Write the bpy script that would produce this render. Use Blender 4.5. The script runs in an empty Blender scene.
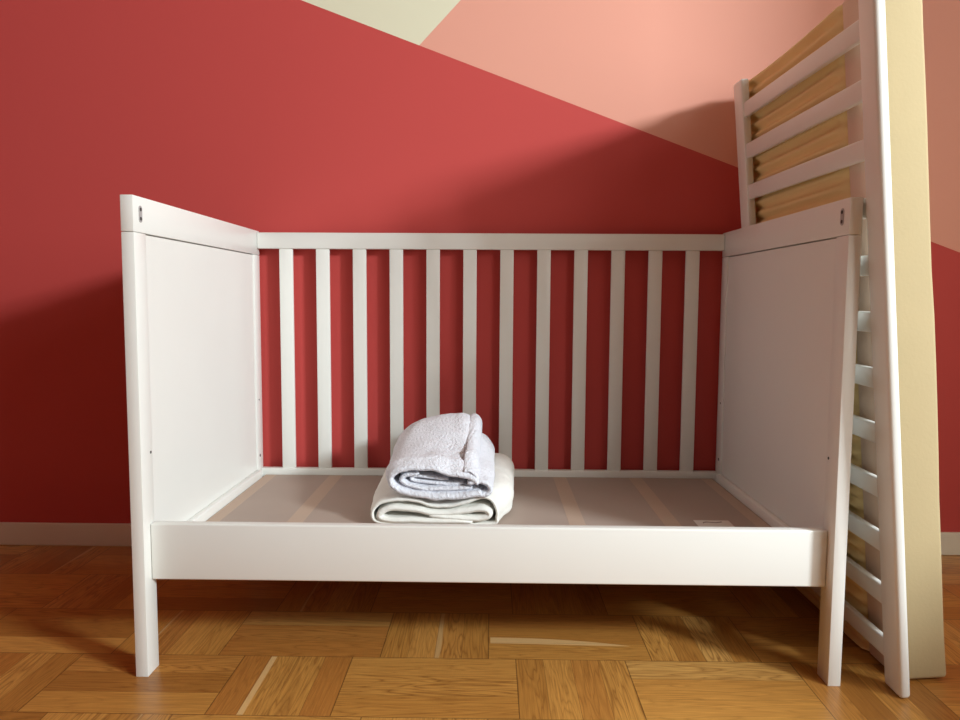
import bpy, bmesh, math, random
from mathutils import Vector, Matrix, noise
S = bpy.context.scene
COL = S.collection
random.seed(4)

# ------------------------------------------------------------------ camera
cam_data = bpy.data.cameras.new('camera')
cam_data.sensor_width = 36.0
cam_data.lens = 739.65 / 960.0 * 36.0
cam_data.clip_start = 0.05
cam = bpy.data.objects.new('camera', cam_data)
COL.objects.link(cam)
FW = Vector((-0.01518511, 0.99649326, -0.08228362))
RT = Vector((0.99986036, 0.01570739, 0.00570368))
UP = Vector((-0.00697614, 0.08218552, 0.99659263))
cam.matrix_world = Matrix(((RT.x, UP.x, -FW.x, 0.0059), (RT.y, UP.y, -FW.y, -1.2608),
                           (RT.z, UP.z, -FW.z, 0.6767), (0, 0, 0, 1)))
S.camera = cam

# ------------------------------------------------------------------ view, world, daylight
vs = S.view_settings
vs.view_transform = 'Standard'
vs.look = 'None'
vs.gamma = 1.0
vs.exposure = 0.0
vs.use_curve_mapping = False
world = bpy.data.worlds.new('world')
S.world = world
world.use_nodes = True
bgn = world.node_tree.nodes['Background']
bgn.inputs['Color'].default_value = (0.75, 0.85, 1.0, 1)
bgn.inputs['Strength'].default_value = 1.0


def area_light(name, loc, target, sx, sy, power, color):
    d = bpy.data.lights.new(name, 'AREA')
    d.shape = 'RECTANGLE'
    d.size, d.size_y = sx, sy
    d.energy = power
    d.color = color
    o = bpy.data.objects.new(name, d)
    COL.objects.link(o)
    o.location = loc
    o.rotation_euler = (Vector(target) - Vector(loc)).to_track_quat('-Z', 'Y').to_euler()
    return o


# bright strip of sky seen through the window on the right
area_light('window_daylight', (3.28, -2.22, 2.09), (0.2, 0.4, 0.85), 0.56, 0.42, 192, (0.85, 0.955, 1.0))
# broad weak fill lamp, added inside the window opening to lift the shade
area_light('window_fill', (1.66, -1.72, 1.46), (-0.6, 0.1, 0.85), 0.95, 1.2, 20, (0.98, 1.0, 0.93))


# ------------------------------------------------------------------ material helpers
def new_mat(name):
    m = bpy.data.materials.new(name)
    m.use_nodes = True
    nt = m.node_tree
    return m, nt, nt.nodes['Principled BSDF']


class NG:
    def __init__(s, nt):
        s.nt = nt

    def n(s, kind, **kw):
        nd = s.nt.nodes.new(kind)
        for k, v in kw.items():
            setattr(nd, k, v)
        return nd

    def sock(s, inp, v):
        if v is None:
            return
        if isinstance(v, (int, float)):
            inp.default_value = v
        elif isinstance(v, (tuple, list)):
            inp.default_value = v
        else:
            s.nt.links.new(v, inp)

    def m(s, op, a, b=None, c=None):
        nd = s.n('ShaderNodeMath', operation=op)
        s.sock(nd.inputs[0], a)
        s.sock(nd.inputs[1], b)
        s.sock(nd.inputs[2], c)
        return nd.outputs[0]

    def mix(s, f, a, b, bt='MIX'):
        nd = s.n('ShaderNodeMix', data_type='RGBA', blend_type=bt)
        s.sock(nd.inputs[0], f)
        s.sock(nd.inputs[6], a)
        s.sock(nd.inputs[7], b)
        return nd.outputs[2]

    def comb(s, x, y, z):
        nd = s.n('ShaderNodeCombineXYZ')
        for i, v in enumerate((x, y, z)):
            s.sock(nd.inputs[i], v)
        return nd.outputs[0]

    def sep(s, v):
        nd = s.n('ShaderNodeSeparateXYZ')
        s.nt.links.new(v, nd.inputs[0])
        return nd.outputs

    def noise(s, vec, scale, detail=3, rough=0.5, dist=0.0):
        nd = s.n('ShaderNodeTexNoise')
        s.nt.links.new(vec, nd.inputs['Vector'])
        nd.inputs['Scale'].default_value = scale
        nd.inputs['Detail'].default_value = detail
        nd.inputs['Roughness'].default_value = rough
        nd.inputs['Distortion'].default_value = dist
        return nd.outputs['Fac']

    def ramp(s, f, stops):
        nd = s.n('ShaderNodeValToRGB')
        s.nt.links.new(f, nd.inputs[0])
        el = nd.color_ramp.elements
        while len(el) < len(stops):
            el.new(0.5)
        for e, (p, c) in zip(el, stops):
            e.position = p
            e.color = (*c, 1)
        return nd.outputs[0]

    def bump(s, h, strength, dist, bsdf):
        nd = s.n('ShaderNodeBump')
        nd.inputs['Strength'].default_value = strength
        nd.inputs['Distance'].default_value = dist
        s.nt.links.new(h, nd.inputs['Height'])
        s.nt.links.new(nd.outputs[0], bsdf.inputs['Normal'])


def lin(r, g, b):
    f = lambda c: (c / 255) / 12.92 if c / 255 <= 0.04045 else ((c / 255 + 0.055) / 1.055) ** 2.4
    return (f(r), f(g), f(b))


def simple(name, col, rough=0.5, bump=None, var=0.03):
    """plain finish with a faint tonal variation; bump = (scale, strength, distance)"""
    m, nt, b = new_mat(name)
    g = NG(nt)
    tc = g.n('ShaderNodeTexCoord').outputs['Object']
    f = g.noise(tc, 9.0, 4)
    a = tuple(max(0, c * (1 - var)) for c in col) + (1,)
    c2 = tuple(min(1, c * (1 + var)) for c in col) + (1,)
    nt.links.new(g.mix(f, a, c2), b.inputs['Base Color'])
    b.inputs['Roughness'].default_value = rough
    if bump:
        g.bump(g.noise(tc, bump[0], 4, 0.6), bump[1], bump[2], b)
    return m


M_white = simple('white_lacquer', (0.85, 0.845, 0.80), 0.33, (60, 0.06, 0.001), 0.015)
M_ceiling = simple('ceiling_paint', (0.88, 0.87, 0.83), 0.9)
M_trim = simple('skirting_paint', (0.82, 0.78, 0.66), 0.5)
M_plain_wall = simple('plain_wall_paint', (0.80, 0.77, 0.70), 0.9)
M_red_wall = simple('bounce_red_paint', (0.42, 0.06, 0.05), 0.8)  # made-up red for the unseen left wall, chosen to cut bounced light
M_cover = simple('mattress_cover', (0.50, 0.39, 0.215), 0.85, (140, 0.25, 0.002), 0.05)
M_border = simple('mattress_border_fabric', (0.80, 0.60, 0.46), 0.85, (140, 0.2, 0.002), 0.03)
M_foam = simple('ribbed_foam', (0.93, 0.71, 0.34), 0.9, (300, 0.2, 0.001), 0.05)
M_base = simple('bed_base_fabric', (0.42, 0.33, 0.275), 0.75, (400, 0.15, 0.0006), 0.05)
M_strip = simple('support_strip', (0.51, 0.38, 0.29), 0.7, (200, 0.1, 0.0005), 0.05)
M_quilt = simple('white_quilt', (0.84, 0.82, 0.765), 0.9, (60, 0.5, 0.004), 0.02)
M_terry = simple('white_terry', (0.86, 0.86, 0.92), 0.95, (170, 1.0, 0.006), 0.03)
M_metal = simple('grey_insert', (0.42, 0.40, 0.39), 0.45)
M_hole = simple('dark_hole', (0.06, 0.05, 0.045), 0.8)
M_paper = simple('paper', (0.74, 0.68, 0.62), 0.8)
M_print = simple('grey_print', (0.30, 0.24, 0.21), 0.8)


def wall_paint():
    m, nt, b = new_mat('geometric_wall_paint')
    g = NG(nt)
    tc = g.n('ShaderNodeTexCoord').outputs['Object']
    x, y, z = g.sep(tc)
    # straight edge between the red below and the lighter fields above
    line = g.m('ADD', g.m('MULTIPLY', x, -0.3706), 1.2575)
    above = g.m('GREATER_THAN', z, line)
    # cream field to the left of the edge that rises from the meeting point
    edge = g.m('ADD', g.m('MULTIPLY', g.m('SUBTRACT', z, 1.323), 0.947), -0.188)
    cream = g.m('LESS_THAN', x, edge)
    red = lin(198, 78, 74) + (1,)
    pink = lin(229, 163, 143) + (1,)
    crm = lin(226, 222, 194) + (1,)
    c = g.mix(above, red, g.mix(cream, pink, crm))
    nt.links.new(c, b.inputs['Base Color'])
    b.inputs['Roughness'].default_value = 0.75
    b.inputs['Specular IOR Level'].default_value = 0.25
    g.bump(g.noise(tc, 160, 3), 0.08, 0.001, b)
    return m


def parquet():
    m, nt, b = new_mat('oak_parquet')
    g = NG(nt)
    tc = g.n('ShaderNodeTexCoord').outputs['Object']
    x, y, z = g.sep(tc)
    P, WV, R = 0.513, 0.205, 0.200
    ry = g.m('DIVIDE', g.m('ADD', y, 0.116), R)
    row = g.m('FLOOR', ry)
    fy = g.m('SUBTRACT', ry, row)
    odd = g.m('FLOORED_MODULO', row, 2.0)
    xs = g.m('DIVIDE', g.m('ADD', g.m('SUBTRACT', x, 0.056), g.m('MULTIPLY', odd, P / 2)), P)
    cell = g.m('FLOOR', xs)
    fx = g.m('MULTIPLY', g.m('SUBTRACT', xs, cell), P)
    isv = g.m('LESS_THAN', fx, WV)
    ish = g.m('SUBTRACT', 1.0, isv)
    # across-board coordinate in boards
    av = g.m('DIVIDE', fx, WV / 4)
    ah = g.m('MULTIPLY', fy, 3.0)
    a = g.m('ADD', g.m('MULTIPLY', isv, av), g.m('MULTIPLY', ish, ah))
    bid = g.m('FLOOR', a)
    af = g.m('SUBTRACT', a, bid)
    wn = g.n('ShaderNodeTexWhiteNoise', noise_dimensions='3D')
    nt.links.new(g.comb(g.m('ADD', cell, g.m('MULTIPLY', isv, 37.0)), row, bid), wn.inputs['Vector'])
    rnd = wn.outputs['Value']
    rx, rg, rb = g.sep(wn.outputs['Color'])
    # grain space: long axis, cross axis
    lng = g.m('ADD', g.m('MULTIPLY', isv, y), g.m('MULTIPLY', ish, x))
    crs = g.m('ADD', g.m('MULTIPLY', isv, x), g.m('MULTIPLY', ish, y))
    off = g.m('MULTIPLY', rnd, 40.0)
    gv = g.comb(g.m('ADD', g.m('MULTIPLY', lng, 3.2), off), g.m('ADD', g.m('MULTIPLY', crs, 32.0), off), off)
    n1 = g.noise(gv, 1.0, 2, 0.5, 0.5)
    rings = g.m('ABSOLUTE', g.m('SINE', g.m('MULTIPLY', n1, 34.0)))
    rings = g.m('POWER', rings, 0.55)
    gv2 = g.comb(g.m('ADD', g.m('MULTIPLY', lng, 14.0), off), g.m('ADD', g.m('MULTIPLY', crs, 420.0), off), off)
    fine = g.noise(gv2, 1.0, 2, 0.6)
    base = g.ramp(rnd, [(0.0, lin(182, 122, 56)), (0.3, lin(216, 154, 74)), (0.6, lin(232, 170, 86)), (0.85, lin(204, 136, 64)), (1.0, lin(240, 186, 104))])
    dark = g.mix(g.m('MULTIPLY', g.m('SUBTRACT', 1.0, rings), g.m('ADD', 0.25, g.m('MULTIPLY', rg, 0.6))), base, lin(136, 82, 32) + (1,))
    c = g.mix(g.m('MULTIPLY', g.m('SUBTRACT', fine, 0.30), 1.0), dark, lin(142, 88, 36) + (1,))
    # pale sapwood streak on a few boards
    sap = g.m('MULTIPLY', g.m('GREATER_THAN', rb, 0.955),
              g.m('LESS_THAN', g.m('ADD', af, g.m('MULTIPLY', g.m('SUBTRACT', n1, 0.5), 0.5)), 0.13))
    c = g.mix(g.m('MULTIPLY', sap, 0.75), c, lin(222, 180, 120) + (1,))
    c = g.mix(1.0, c, (0.86, 0.84, 0.84, 1), 'MULTIPLY')
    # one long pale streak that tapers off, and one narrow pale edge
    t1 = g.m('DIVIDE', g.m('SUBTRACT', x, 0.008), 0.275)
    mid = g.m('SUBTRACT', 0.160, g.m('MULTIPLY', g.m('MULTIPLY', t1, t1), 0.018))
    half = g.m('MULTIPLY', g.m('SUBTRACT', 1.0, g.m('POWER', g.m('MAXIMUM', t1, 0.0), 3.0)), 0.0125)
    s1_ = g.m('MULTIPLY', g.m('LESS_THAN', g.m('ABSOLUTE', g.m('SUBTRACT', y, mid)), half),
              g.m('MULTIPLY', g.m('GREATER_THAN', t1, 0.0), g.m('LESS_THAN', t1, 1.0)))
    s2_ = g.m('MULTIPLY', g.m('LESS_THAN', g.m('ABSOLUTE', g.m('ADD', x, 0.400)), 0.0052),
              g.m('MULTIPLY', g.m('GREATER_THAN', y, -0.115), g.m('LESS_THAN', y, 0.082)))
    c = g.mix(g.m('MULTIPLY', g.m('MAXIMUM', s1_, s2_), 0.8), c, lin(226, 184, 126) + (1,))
    # dark joints between boards and blocks
    d_b = g.m('MINIMUM', af, g.m('SUBTRACT', 1.0, af))
    d_b = g.m('MULTIPLY', d_b, g.m('ADD', g.m('MULTIPLY', isv, WV / 4), g.m('MULTIPLY', ish, R / 3)))
    d_r = g.m('MULTIPLY', g.m('MINIMUM', fy, g.m('SUBTRACT', 1.0, fy)), R)
    d_x = g.m('MINIMUM', g.m('MINIMUM', fx, g.m('ABSOLUTE', g.m('SUBTRACT', fx, WV))), g.m('SUBTRACT', P, fx))
    j1 = g.m('LESS_THAN', d_b, 0.0005)
    j2 = g.m('LESS_THAN', g.m('MINIMUM', d_r, d_x), 0.0009)
    j = g.m('MAXIMUM', g.m('MULTIPLY', j1, 0.4), g.m('MULTIPLY', j2, 0.65))
    c = g.mix(j, c, lin(52, 28, 12) + (1,))
    nt.links.new(c, b.inputs['Base Color'])
    rr = g.m('ADD', 0.24, g.m('MULTIPLY', fine, 0.14))
    nt.links.new(rr, b.inputs['Roughness'])
    b.inputs['Specular IOR Level'].default_value = 0.5
    g.bump(g.m('ADD', g.m('MULTIPLY', j, -1.0), g.m('MULTIPLY', fine, 0.15)), 0.15, 0.001, b)
    return m


M_wall = wall_paint()
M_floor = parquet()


# ------------------------------------------------------------------ mesh helpers
def link(name, bm, mat, parent=None, smooth=None, matrix=None):
    me = bpy.data.meshes.new(name)
    bmesh.ops.recalc_face_normals(bm, faces=bm.faces[:])
    bm.to_mesh(me)
    bm.free()
    me.materials.append(mat)
    if smooth is not None:
        for p in me.polygons:
            p.use_smooth = True
        if smooth < 180:
            me.set_sharp_from_angle(angle=math.radians(smooth))
    o = bpy.data.objects.new(name, me)
    COL.objects.link(o)
    if parent:
        o.parent = parent
        if parent.get('built_in_place'):
            me.transform(Matrix.Translation(-Vector(parent['built_in_place'])))
    if matrix:
        o.matrix_local = matrix
    return o


def box(x0, x1, y0, y1, z0, z1, bev=0.0, seg=2, bm=None):
    nb = bmesh.new()
    bmesh.ops.create_cube(nb, size=1)
    for v in nb.verts:
        v.co = Vector(((x0 + x1) / 2 + v.co.x * (x1 - x0), (y0 + y1) / 2 + v.co.y * (y1 - y0), (z0 + z1) / 2 + v.co.z * (z1 - z0)))
    if bev:
        bmesh.ops.bevel(nb, geom=nb.edges[:], offset=bev, segments=seg, profile=0.5, affect='EDGES')
    if bm is None:
        return nb
    me = bpy.data.meshes.new('tmp')
    nb.to_mesh(me)
    nb.free()
    bm.from_mesh(me)
    bpy.data.meshes.remove(me)
    return bm


def empty(name, loc, label, cat, rot=None):
    o = bpy.data.objects.new(name, None)
    COL.objects.link(o)
    o.location = loc
    o.empty_display_size = 0.1
    o['label'] = label
    o['category'] = cat
    return o


def structure(name, bm, mat, label):
    o = link(name, bm, mat)
    o['kind'] = 'structure'
    o['label'] = label
    return o


def disc(center, axis, r, depth=0.001, seg=14):
    bm = bmesh.new()
    bmesh.ops.create_cone(bm, cap_ends=True, segments=seg, radius1=r, radius2=r, depth=depth)
    q = Vector((0, 0, 1)).rotation_difference(Vector(axis)).to_matrix().to_4x4()
    bmesh.ops.transform(bm, matrix=Matrix.Translation(center) @ q, verts=bm.verts)
    return bm


# ------------------------------------------------------------------ the room
WALL = 0.700
XL, XR, YF, ZC = -3.3, 1.60, -4.0, 2.55
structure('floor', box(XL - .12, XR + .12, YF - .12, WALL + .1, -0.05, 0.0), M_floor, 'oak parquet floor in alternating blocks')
structure('wall_back', box(XL - .12, XR + .12, WALL, WALL + 0.1, 0, ZC), M_wall, 'red wall with pink and cream painted triangles')
structure('wall_left', box(XL - .12, XL, YF, WALL, 0, ZC), M_red_wall, 'unseen left wall, coloured deep red to cut its pale bounce')
structure('ceiling', box(XL - .12, XR + .12, YF - .12, WALL + .1, ZC, ZC + .08), M_ceiling, 'white ceiling')
WZ0, WZ1, TW = 0.78, 2.15, 0.12
OPEN = [(-2.30, -0.35)]      # one wide window opening, its edge set to shade the back wall's right end
bm = bmesh.new()
edges = [YF] + [e for o in OPEN for e in o] + [WALL]
for k in range(0, len(edges), 2):
    box(XR, XR + TW, edges[k], edges[k + 1], 0, ZC, bm=bm)
for y0, y1 in OPEN:
    box(XR, XR + TW, y0, y1, 0, WZ0, bm=bm)
    box(XR, XR + TW, y0, y1, WZ1, ZC, bm=bm)
structure('wall_right', bm, M_plain_wall, 'unseen right wall, placed with a wide window to shape the daylight')
structure('wall_front', box(XL, XR, YF - TW, YF, 0, ZC), M_plain_wall, 'plain wall behind the camera')
bm = box(XL, XR, WALL - 0.012, WALL, 0, 0.061, 0.0025)
structure('baseboard_back', bm, M_trim, 'low cream skirting board along the red wall')

# ------------------------------------------------------------------ the crib
XO, T, D, H = 0.625, 0.0223, 0.682, 0.8495
XI = XO - T
crib = empty('crib', (0, 0, 0), 'white wooden crib with one open side standing against the red wall', 'crib')
ZCAP = 0.787
for s in (-1, 1):
    a, b_ = sorted((s * XI, s * XO))
    cap = link('top_rail', box(a, b_, -0.0005, D + 0.0005, ZCAP + 0.0008, H, 0.0014), M_white, crib, 40)
    # grey two-hole insert near the front end of the rail
    yc, zc = 0.025, 0.8195
    bm = bmesh.new()
    ring = []
    for k in range(24):
        t = 2 * math.pi * k / 24
        ring.append((0.0060 * math.cos(t), 0.0060 * math.sin(t) + (0.0085 if math.sin(t) >= 0 else -0.0085)))
    top = [bm.verts.new((s * (XI - 0.0009), yc + u, zc + v)) for u, v in ring]
    bot = [bm.verts.new((s * (XI + 0.0010), yc + u, zc + v)) for u, v in ring]
    bm.faces.new(top)
    bm.faces.new(bot[::-1])
    for k in range(24):
        bm.faces.new((top[k], top[(k + 1) % 24], bot[(k + 1) % 24], bot[k]))
    ins = link('screw_insert', bm, M_metal, cap)
    ins['label'] = 'grey capsule insert with two dark holes'
    for dz in (-0.008, 0.008):
        h = link('screw_hole', disc((s * (XI - 0.0010), yc, zc + dz), (1, 0, 0), 0.0032, 0.0012), M_hole, cap)
    # legs
    for y0, y1 in ((0, 0.044), (D - 0.044, D)):
        lg = link('leg', box(a, b_, y0, y1, 0, ZCAP, 0.0012), M_white, crib, 40)
        if y0 == 0:
            link('screw_hole', disc((s * (XI - 0.0002), 0.036, 0.40), (1, 0, 0), 0.0026), M_hole, lg)
        else:
            link('screw_hole', disc((s * (XI - 0.0002), D - 0.026, 0.262), (1, 0, 0), 0.0038), M_hole, lg)
            link('screw_hole', disc((s * (XI - 0.0002), D - 0.026, 0.41), (1, 0, 0), 0.0022), M_hole, lg)
    # inset panel, with a shallow reveal all round
    pa, pb = sorted((s * (XI + 0.0028), s * (XO - 0.0025)))
    link('end_panel', box(pa, pb, 0.0442, D - 0.0452, 0.205, ZCAP - 0.0014, 0.0008, 1), M_white, crib)
    la, lb = sorted((s * (XI + 0.0032), s * (XI - 0.012)))
    link('support_ledge', box(la, lb, 0.0445, D - 0.045, 0.185, 0.229, 0.004, 3), M_white, crib, 40)

link('front_rail', box(-XI + 0.0003, XI - 0.0003, 0.0243, 0.0443, 0.1699, 0.2725, 0.003, 3), M_white, crib, 40)
bt = link('back_rail', box(-XI + 0.0003, XI - 0.0003, D - 0.020, D - 0.001, 0.8036, 0.8452, 0.0025), M_white, crib, 40)
bt['label'] = 'upper rail of the slatted back'
bl = link('back_rail', box(-XI + 0.0003, XI - 0.0003, D - 0.020, D - 0.001, 0.188, 0.2266, 0.0025), M_white, crib, 40)
bl['label'] = 'lower rail of the slatted back'
for i in range(12):
    xc = (i - 5.5) * 0.0957 - 0.0030
    link('slat', box(xc - 0.0175, xc + 0.0175, D - 0.016, D - 0.005, 0.2255, 0.8046, 0.0025), M_white, crib, 40)

base = link('bed_base', box(-0.5898, 0.5898, 0.050, D - 0.0225, 0.196, 0.210, 0.001, 1), M_base, crib)
base['label'] = 'taupe fabric bed base'
for xc, w in ((-0.574, 0.028), (-0.402, 0.034), (-0.205, 0.034), (-0.008, 0.034), (0.188, 0.034), (0.386, 0.034), (0.572, 0.028)):
    st = link('support_strip', box(xc - w / 2, xc + w / 2, 0.052, D - 0.026, 0.2098, 0.2103, 0.0002, 1), M_strip, base)
    st['label'] = 'paler lengthwise support strip'
lab = link('care_label', box(0.437, 0.511, 0.170, 0.284, 0.2104, 0.2110), M_paper, base)
lab['label'] = 'small off-white paper label'
# the indistinct curved grey mark printed on it
bm = bmesh.new()
pts = [(0.452, 0.262), (0.456, 0.268), (0.463, 0.270), (0.472, 0.267), (0.480, 0.266), (0.489, 0.269), (0.494, 0.272)]
up = [bm.verts.new((x, y + 0.004, 0.2112)) for x, y in pts]
dn = [bm.verts.new((x, y - 0.002, 0.2112)) for x, y in pts]
for k in range(len(pts) - 1):
    bm.faces.new((up[k], up[k + 1], dn[k + 1], dn[k]))
link('printed_mark', bm, M_print, base)

# ------------------------------------------------------------------ the spare slatted side leaning on the crib
gx, gy, lean, yaw, Hg, Lg, tg, wp, s1, sp, pit = 0.7056, -0.0440, 0.0944, -0.0048, 0.6565, 1.1949, 0.0196, 0.0550, 0.0724, 0.0961, -0.0131


def leaning(lean, yaw, pit, origin):
    v = Vector((math.sin(yaw), math.cos(yaw), 0))
    n = Vector((math.cos(yaw), -math.sin(yaw), 0))
    u = Vector((0, 0, 1))
    u2 = math.cos(lean) * u - math.sin(lean) * n
    n2 = math.cos(lean) * n + math.sin(lean) * u
    u3 = math.cos(pit) * u2 + math.sin(pit) * v
    v3 = math.cos(pit) * v - math.sin(pit) * u2
    # local axes: x = right (n), y = depth (v), z = up along the length (u)
    return Matrix(((n2.x, v3.x, u3.x, origin[0]), (n2.y, v3.y, u3.y, origin[1]), (n2.z, v3.z, u3.z, origin[2]), (0, 0, 0, 1)))


side = empty('crib_side_rail', (gx, gy, 0), 'detached white slatted crib side stood on end, leaning on the crib', 'crib side')
side.matrix_world = leaning(lean, yaw, pit, (gx, gy, 0.0005))
r1 = link('rail', box(0, tg, 0, wp, 0, Lg, 0.0078, 5), M_white, side, 40)
r2 = link('rail', box(0, tg, Hg - wp, Hg, 0.0085, Lg, 0.0045, 3), M_white, side, 40)
for i in range(12):
    uc = Lg - s1 - i * sp
    link('slat', box(tg / 2 - 0.006, tg / 2 + 0.006, wp - 0.002, Hg - wp + 0.002, uc - 0.0175, uc + 0.0175, 0.0035, 3), M_white, side, 40)

# ------------------------------------------------------------------ the mattress behind it
mx = gx + 0.0388
matt = empty('mattress', (mx, gy, 0), 'cream mattress with ribbed yellow foam stood on end behind the leaning slats', 'mattress')
matt.matrix_world = leaning(0.0888, -0.0100, 0.0, (mx, gy, 0.0))
V0, V1, TH, LM = 0.0640, 0.667, 0.0800, 1.215
bm = box(0.0, TH, V0, V1, 0.0, LM, 0.007, 3)
bmesh.ops.subdivide_edges(bm, edges=[e for e in bm.edges if e.calc_length() > 0.3], cuts=14, use_grid_fill=True)
for v in bm.verts:
    k = noise.noise(v.co * 7.0) * 0.0022 + noise.noise(v.co * 22.0) * 0.0008
    v.co.x += k
    v.co.y += noise.noise(v.co * 6.0 + Vector((9, 3, 1))) * 0.0025
    if v.co.z < 0.02:
        v.co.z = max(v.co.z, 0.001)
link('cover', bm, M_cover, matt, 50)
# paler pinkish border beside the ribbed face
bd = link('border', box(-0.0075, 0.006, V0 + 0.004, 0.1640, 0.004, LM - 0.002, 0.003, 2), M_border, matt, 40)
bd['label'] = 'pinkish beige fabric border'
# ribbed foam face
bm = bmesh.new()
RV0, RV1, PITCH = 0.163, V1 - 0.004, 0.0262
prof = []
n = int((LM - 0.006) / PITCH * 8)
for i in range(n + 1):
    u = 0.004 + (LM - 0.006) * i / n
    prof.append((u, 0.0060 * math.cos(2 * math.pi * u / PITCH)))
cols = []
NV = 26
for j in range(NV + 1):
    t = j / NV
    v = RV0 + (RV1 - RV0) * t
    edge = min(t * 14, (1 - t) * 18, 1.0)
    skirt = min(t * 60, (1 - t) * 60, 1.0)
    col = []
    for u, d in prof:
        sag = -0.006 * math.sin(math.pi * t) * (u / LM) ** 8
        col.append(bm.verts.new((0.002 - (0.0108 + d * edge) * skirt ** 0.5, v, u + sag)))
    cols.append(col)
for j in range(NV):
    for i in range(n):
        bm.faces.new((cols[j][i], cols[j][i + 1], cols[j + 1][i + 1], cols[j + 1][i]))
# close the back so that the foam has a body
back = [[bm.verts.new((0.006, RV0 + (RV1 - RV0) * jj, uu)) for uu in (0.004, LM - 0.002)] for jj in (0, 1)]
bm.faces.new((back[0][0], back[0][1], back[1][1], back[1][0]))
fo = link('foam_face', bm, M_foam, matt, 60)
fo['label'] = 'ribbed yellow foam face'


# ------------------------------------------------------------------ folded bedding
def catmull(pts, per=6):
    out = []
    P = [Vector(p) for p in pts]
    P = [2 * P[0] - P[1]] + P + [2 * P[-1] - P[-2]]
    for i in range(1, len(P) - 2):
        for k in range(per):
            t = k / per
            out.append(0.5 * ((2 * P[i]) + (P[i + 1] - P[i - 1]) * t + (2 * P[i - 1] - 5 * P[i] + 4 * P[i + 1] - P[i + 2]) * t * t
                              + (3 * P[i] - P[i - 1] - 3 * P[i + 1] + P[i + 2]) * t ** 3))
    out.append(P[-2])
    return out


def cloth_strip(sections, thick, wob=0.0015, ny=40, seed=0, per=6):
    """loft a thick sheet through cross-sections [(y, [(x, z), ...]), ...], rounding its edges"""
    bm = bmesh.new()
    secs = [(y, catmull([Vector((x, 0, z)) for x, z in pts], per)) for y, pts in sections]
    npt = len(secs[0][1])
    ys = [s[0] for s in secs]
    y0, y1 = ys[0], ys[-1]
    rings = []
    for j in range(ny + 1):
        t = j / ny
        t = 0.5 - 0.5 * math.cos(math.pi * t)
        t = 0.6 * t + 0.4 * j / ny
        y = y0 + (y1 - y0) * t
        k = max(i for i in range(len(ys) - 1) if ys[i] <= y + 1e-9)
        f = (y - ys[k]) / (ys[k + 1] - ys[k])
        f2 = f * f * (3 - 2 * f) if len(ys) > 2 else f
        line = [a.lerp(b_, f2) for a, b_ in zip(secs[k][1], secs[k + 1][1])]
        dist = min(y - y0, y1 - y)
        rr = thick * 0.5
        th = thick if dist > rr else thick * math.sqrt(max(0.0, 1 - ((rr - dist) / rr) ** 2))
        th = max(th, thick * 0.12)
        L, R_ = [], []
        for i, p in enumerate(line):
            a = line[max(0, i - 1)]
            c = line[min(npt - 1, i + 1)]
            tg_ = (c - a).normalized()
            nrm = Vector((-tg_.z, 0, tg_.x))
            w = th / 2
            e = min(i, npt - 1 - i)
            if e < 2:
                w *= (0.45, 0.85)[e]
            q = Vector((p.x, y, p.z))
            d = Vector((noise.noise(q * 24 + Vector((seed, 0, 0))), noise.noise(q * 24 + Vector((0, seed, 5))) * 1.2, noise.noise(q * 28 + Vector((0, 3, seed))))) * wob
            d += Vector((noise.noise(q * 70 + Vector((seed, 7, 0))), noise.noise(q * 60), noise.noise(q * 70 + Vector((2, 3, seed))))) * wob * 0.55
            L.append(bm.verts.new(q + nrm * w + d))
            R_.append(bm.verts.new(q - nrm * w + d))
        rings.append(L + R_[::-1])
    m = len(rings[0])
    for j in range(ny):
        for i in range(m):
            bm.faces.new((rings[j][i], rings[j][(i + 1) % m], rings[j + 1][(i + 1) % m], rings[j + 1][i]))
    for r in (rings[0], rings[-1]):
        for i in range(npt - 1):
            bm.faces.new((r[i], r[i + 1], r[m - 2 - i], r[m - 1 - i]))
    return bm


quilt = empty('folded_quilt', (-0.1, 0.4, 0.2103), 'folded cream-white quilt lying on the bed base under the white towel', 'quilt')
quilt['built_in_place'] = quilt.location[:]
link('outer_layer', cloth_strip([
    (0.225, [(-0.10, 0.2135), (-0.20, 0.214), (-0.230, 0.220), (-0.236, 0.238), (-0.222, 0.256), (-0.19, 0.264), (-0.15, 0.263), (-0.105, 0.252), (-0.06, 0.256), (-0.02, 0.270), (0.004, 0.268), (0.019, 0.250), (0.021, 0.230), (0.010, 0.215), (-0.085, 0.2135)]),
    (0.34, [(-0.10, 0.2135), (-0.20, 0.214), (-0.240, 0.222), (-0.247, 0.242), (-0.235, 0.262), (-0.19, 0.272), (-0.15, 0.270), (-0.105, 0.268), (-0.06, 0.270), (-0.01, 0.280), (0.028, 0.282), (0.050, 0.265), (0.052, 0.238), (0.036, 0.217), (-0.085, 0.2135)]),
    (0.53, [(-0.10, 0.2135), (-0.20, 0.214), (-0.240, 0.222), (-0.249, 0.245), (-0.237, 0.268), (-0.19, 0.278), (-0.15, 0.280), (-0.105, 0.280), (-0.06, 0.285), (-0.01, 0.295), (0.030, 0.297), (0.055, 0.280), (0.060, 0.245), (0.042, 0.218), (-0.085, 0.2135)])],
    0.007, 0.0022, 44, 1), M_quilt, quilt, 180)
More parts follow.
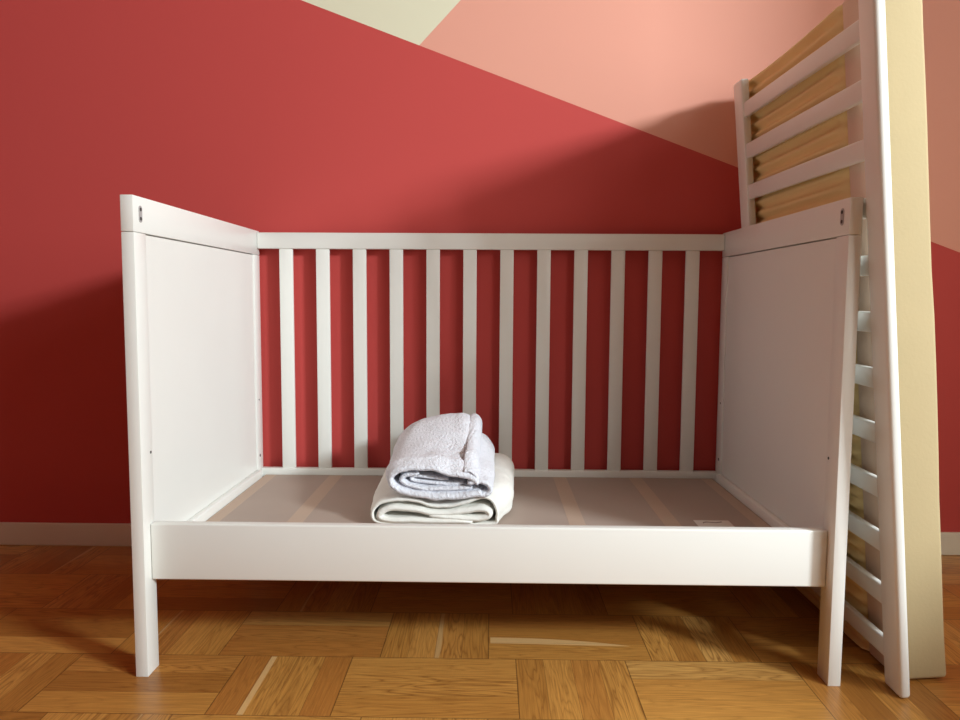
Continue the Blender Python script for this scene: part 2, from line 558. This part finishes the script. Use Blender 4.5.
link('inner_fold', cloth_strip([
    (0.219, [(-0.03, 0.2215), (-0.14, 0.2220), (-0.205, 0.2235), (-0.221, 0.234), (-0.200, 0.2475), (-0.15, 0.2455), (-0.105, 0.2370), (-0.06, 0.2405), (-0.015, 0.2480), (0.004, 0.2400), (-0.006, 0.2290), (-0.06, 0.2285), (-0.12, 0.2330)]),
    (0.50, [(-0.03, 0.2220), (-0.14, 0.2225), (-0.215, 0.2260), (-0.230, 0.242), (-0.205, 0.2600), (-0.15, 0.2600), (-0.105, 0.2580), (-0.06, 0.2600), (0.000, 0.2680), (0.030, 0.2580), (0.014, 0.2350), (-0.06, 0.2330), (-0.12, 0.2380)])],
    0.012, 0.0018, 30, 2), M_quilt, quilt, 180)

towel = empty('folded_towel', (-0.1, 0.4, 0.27), 'bluish-white terry towel folded on top of the cream quilt', 'towel')
towel['built_in_place'] = towel.location[:]
link('outer_wrap', cloth_strip([
    (0.214, [(-0.012, 0.283), (-0.05, 0.2765), (-0.10, 0.2735), (-0.15, 0.2785), (-0.185, 0.290), (-0.198, 0.307), (-0.186, 0.324), (-0.155, 0.3335), (-0.115, 0.333), (-0.080, 0.322), (-0.055, 0.3185), (-0.030, 0.311), (-0.020, 0.300)]),
    (0.25, [(-0.012, 0.287), (-0.05, 0.283), (-0.10, 0.280), (-0.15, 0.284), (-0.190, 0.296), (-0.205, 0.314), (-0.194, 0.333), (-0.160, 0.3455), (-0.115, 0.3475), (-0.080, 0.342), (-0.055, 0.339), (-0.034, 0.328), (-0.024, 0.310)]),
    (0.44, [(-0.012, 0.300), (-0.05, 0.297), (-0.10, 0.294), (-0.15, 0.297), (-0.190, 0.306), (-0.208, 0.325), (-0.200, 0.357), (-0.165, 0.386), (-0.115, 0.400), (-0.080, 0.404), (-0.055, 0.405), (-0.040, 0.392), (-0.032, 0.350)]),
    (0.54, [(-0.012, 0.304), (-0.05, 0.302), (-0.10, 0.300), (-0.15, 0.302), (-0.180, 0.309), (-0.195, 0.325), (-0.188, 0.350), (-0.160, 0.372), (-0.115, 0.382), (-0.080, 0.385), (-0.055, 0.386), (-0.042, 0.375), (-0.035, 0.345)])],
    0.0125, 0.0026, 56, 11), M_terry, towel, 180)
link('inner_fold', cloth_strip([
    (0.222, [(-0.030, 0.2925), (-0.07, 0.288), (-0.12, 0.2885), (-0.158, 0.2945), (-0.176, 0.306), (-0.166, 0.3165), (-0.14, 0.3205)]),
    (0.50, [(-0.030, 0.314), (-0.07, 0.311), (-0.12, 0.309), (-0.158, 0.313), (-0.182, 0.326), (-0.176, 0.345), (-0.14, 0.362)])],
    0.0085, 0.0016, 30, 5), M_terry, towel, 180)
link('inner_fold', cloth_strip([
    (0.232, [(-0.045, 0.2985), (-0.09, 0.297), (-0.135, 0.300), (-0.157, 0.306), (-0.150, 0.313), (-0.12, 0.309), (-0.08, 0.3065)]),
    (0.50, [(-0.045, 0.323), (-0.09, 0.321), (-0.135, 0.324), (-0.160, 0.334), (-0.150, 0.345), (-0.12, 0.347), (-0.07, 0.342)])],
    0.007, 0.0016, 30, 7), M_terry, towel, 180)
link('side_fold', cloth_strip([
    (0.216, [(-0.040, 0.302), (-0.020, 0.306), (-0.002, 0.301), (0.006, 0.289), (-0.002, 0.279), (-0.020, 0.277)]),
    (0.30, [(-0.036, 0.330), (-0.014, 0.326), (0.003, 0.315), (0.010, 0.302), (0.004, 0.293), (-0.014, 0.291)]),
    (0.46, [(-0.034, 0.362), (-0.012, 0.354), (0.004, 0.336), (0.010, 0.320), (0.004, 0.309), (-0.014, 0.306)]),
    (0.52, [(-0.034, 0.350), (-0.014, 0.343), (0.000, 0.330), (0.004, 0.320), (0.000, 0.312), (-0.014, 0.309)])],
    0.010, 0.002, 36, 3), M_terry, towel, 180)
link('hem', cloth_strip([
    (0.218, [(-0.050, 0.327), (-0.034, 0.326), (-0.023, 0.316), (-0.018, 0.303)]),
    (0.28, [(-0.046, 0.359), (-0.032, 0.357), (-0.024, 0.345), (-0.020, 0.325)]),
    (0.45, [(-0.042, 0.405), (-0.027, 0.404), (-0.018, 0.390), (-0.018, 0.352)]),
    (0.50, [(-0.042, 0.395), (-0.027, 0.393), (-0.020, 0.380), (-0.020, 0.350)])],
    0.007, 0.002, 36, 9), M_terry, towel, 180)

for o in (quilt, towel):
    del o['built_in_place']
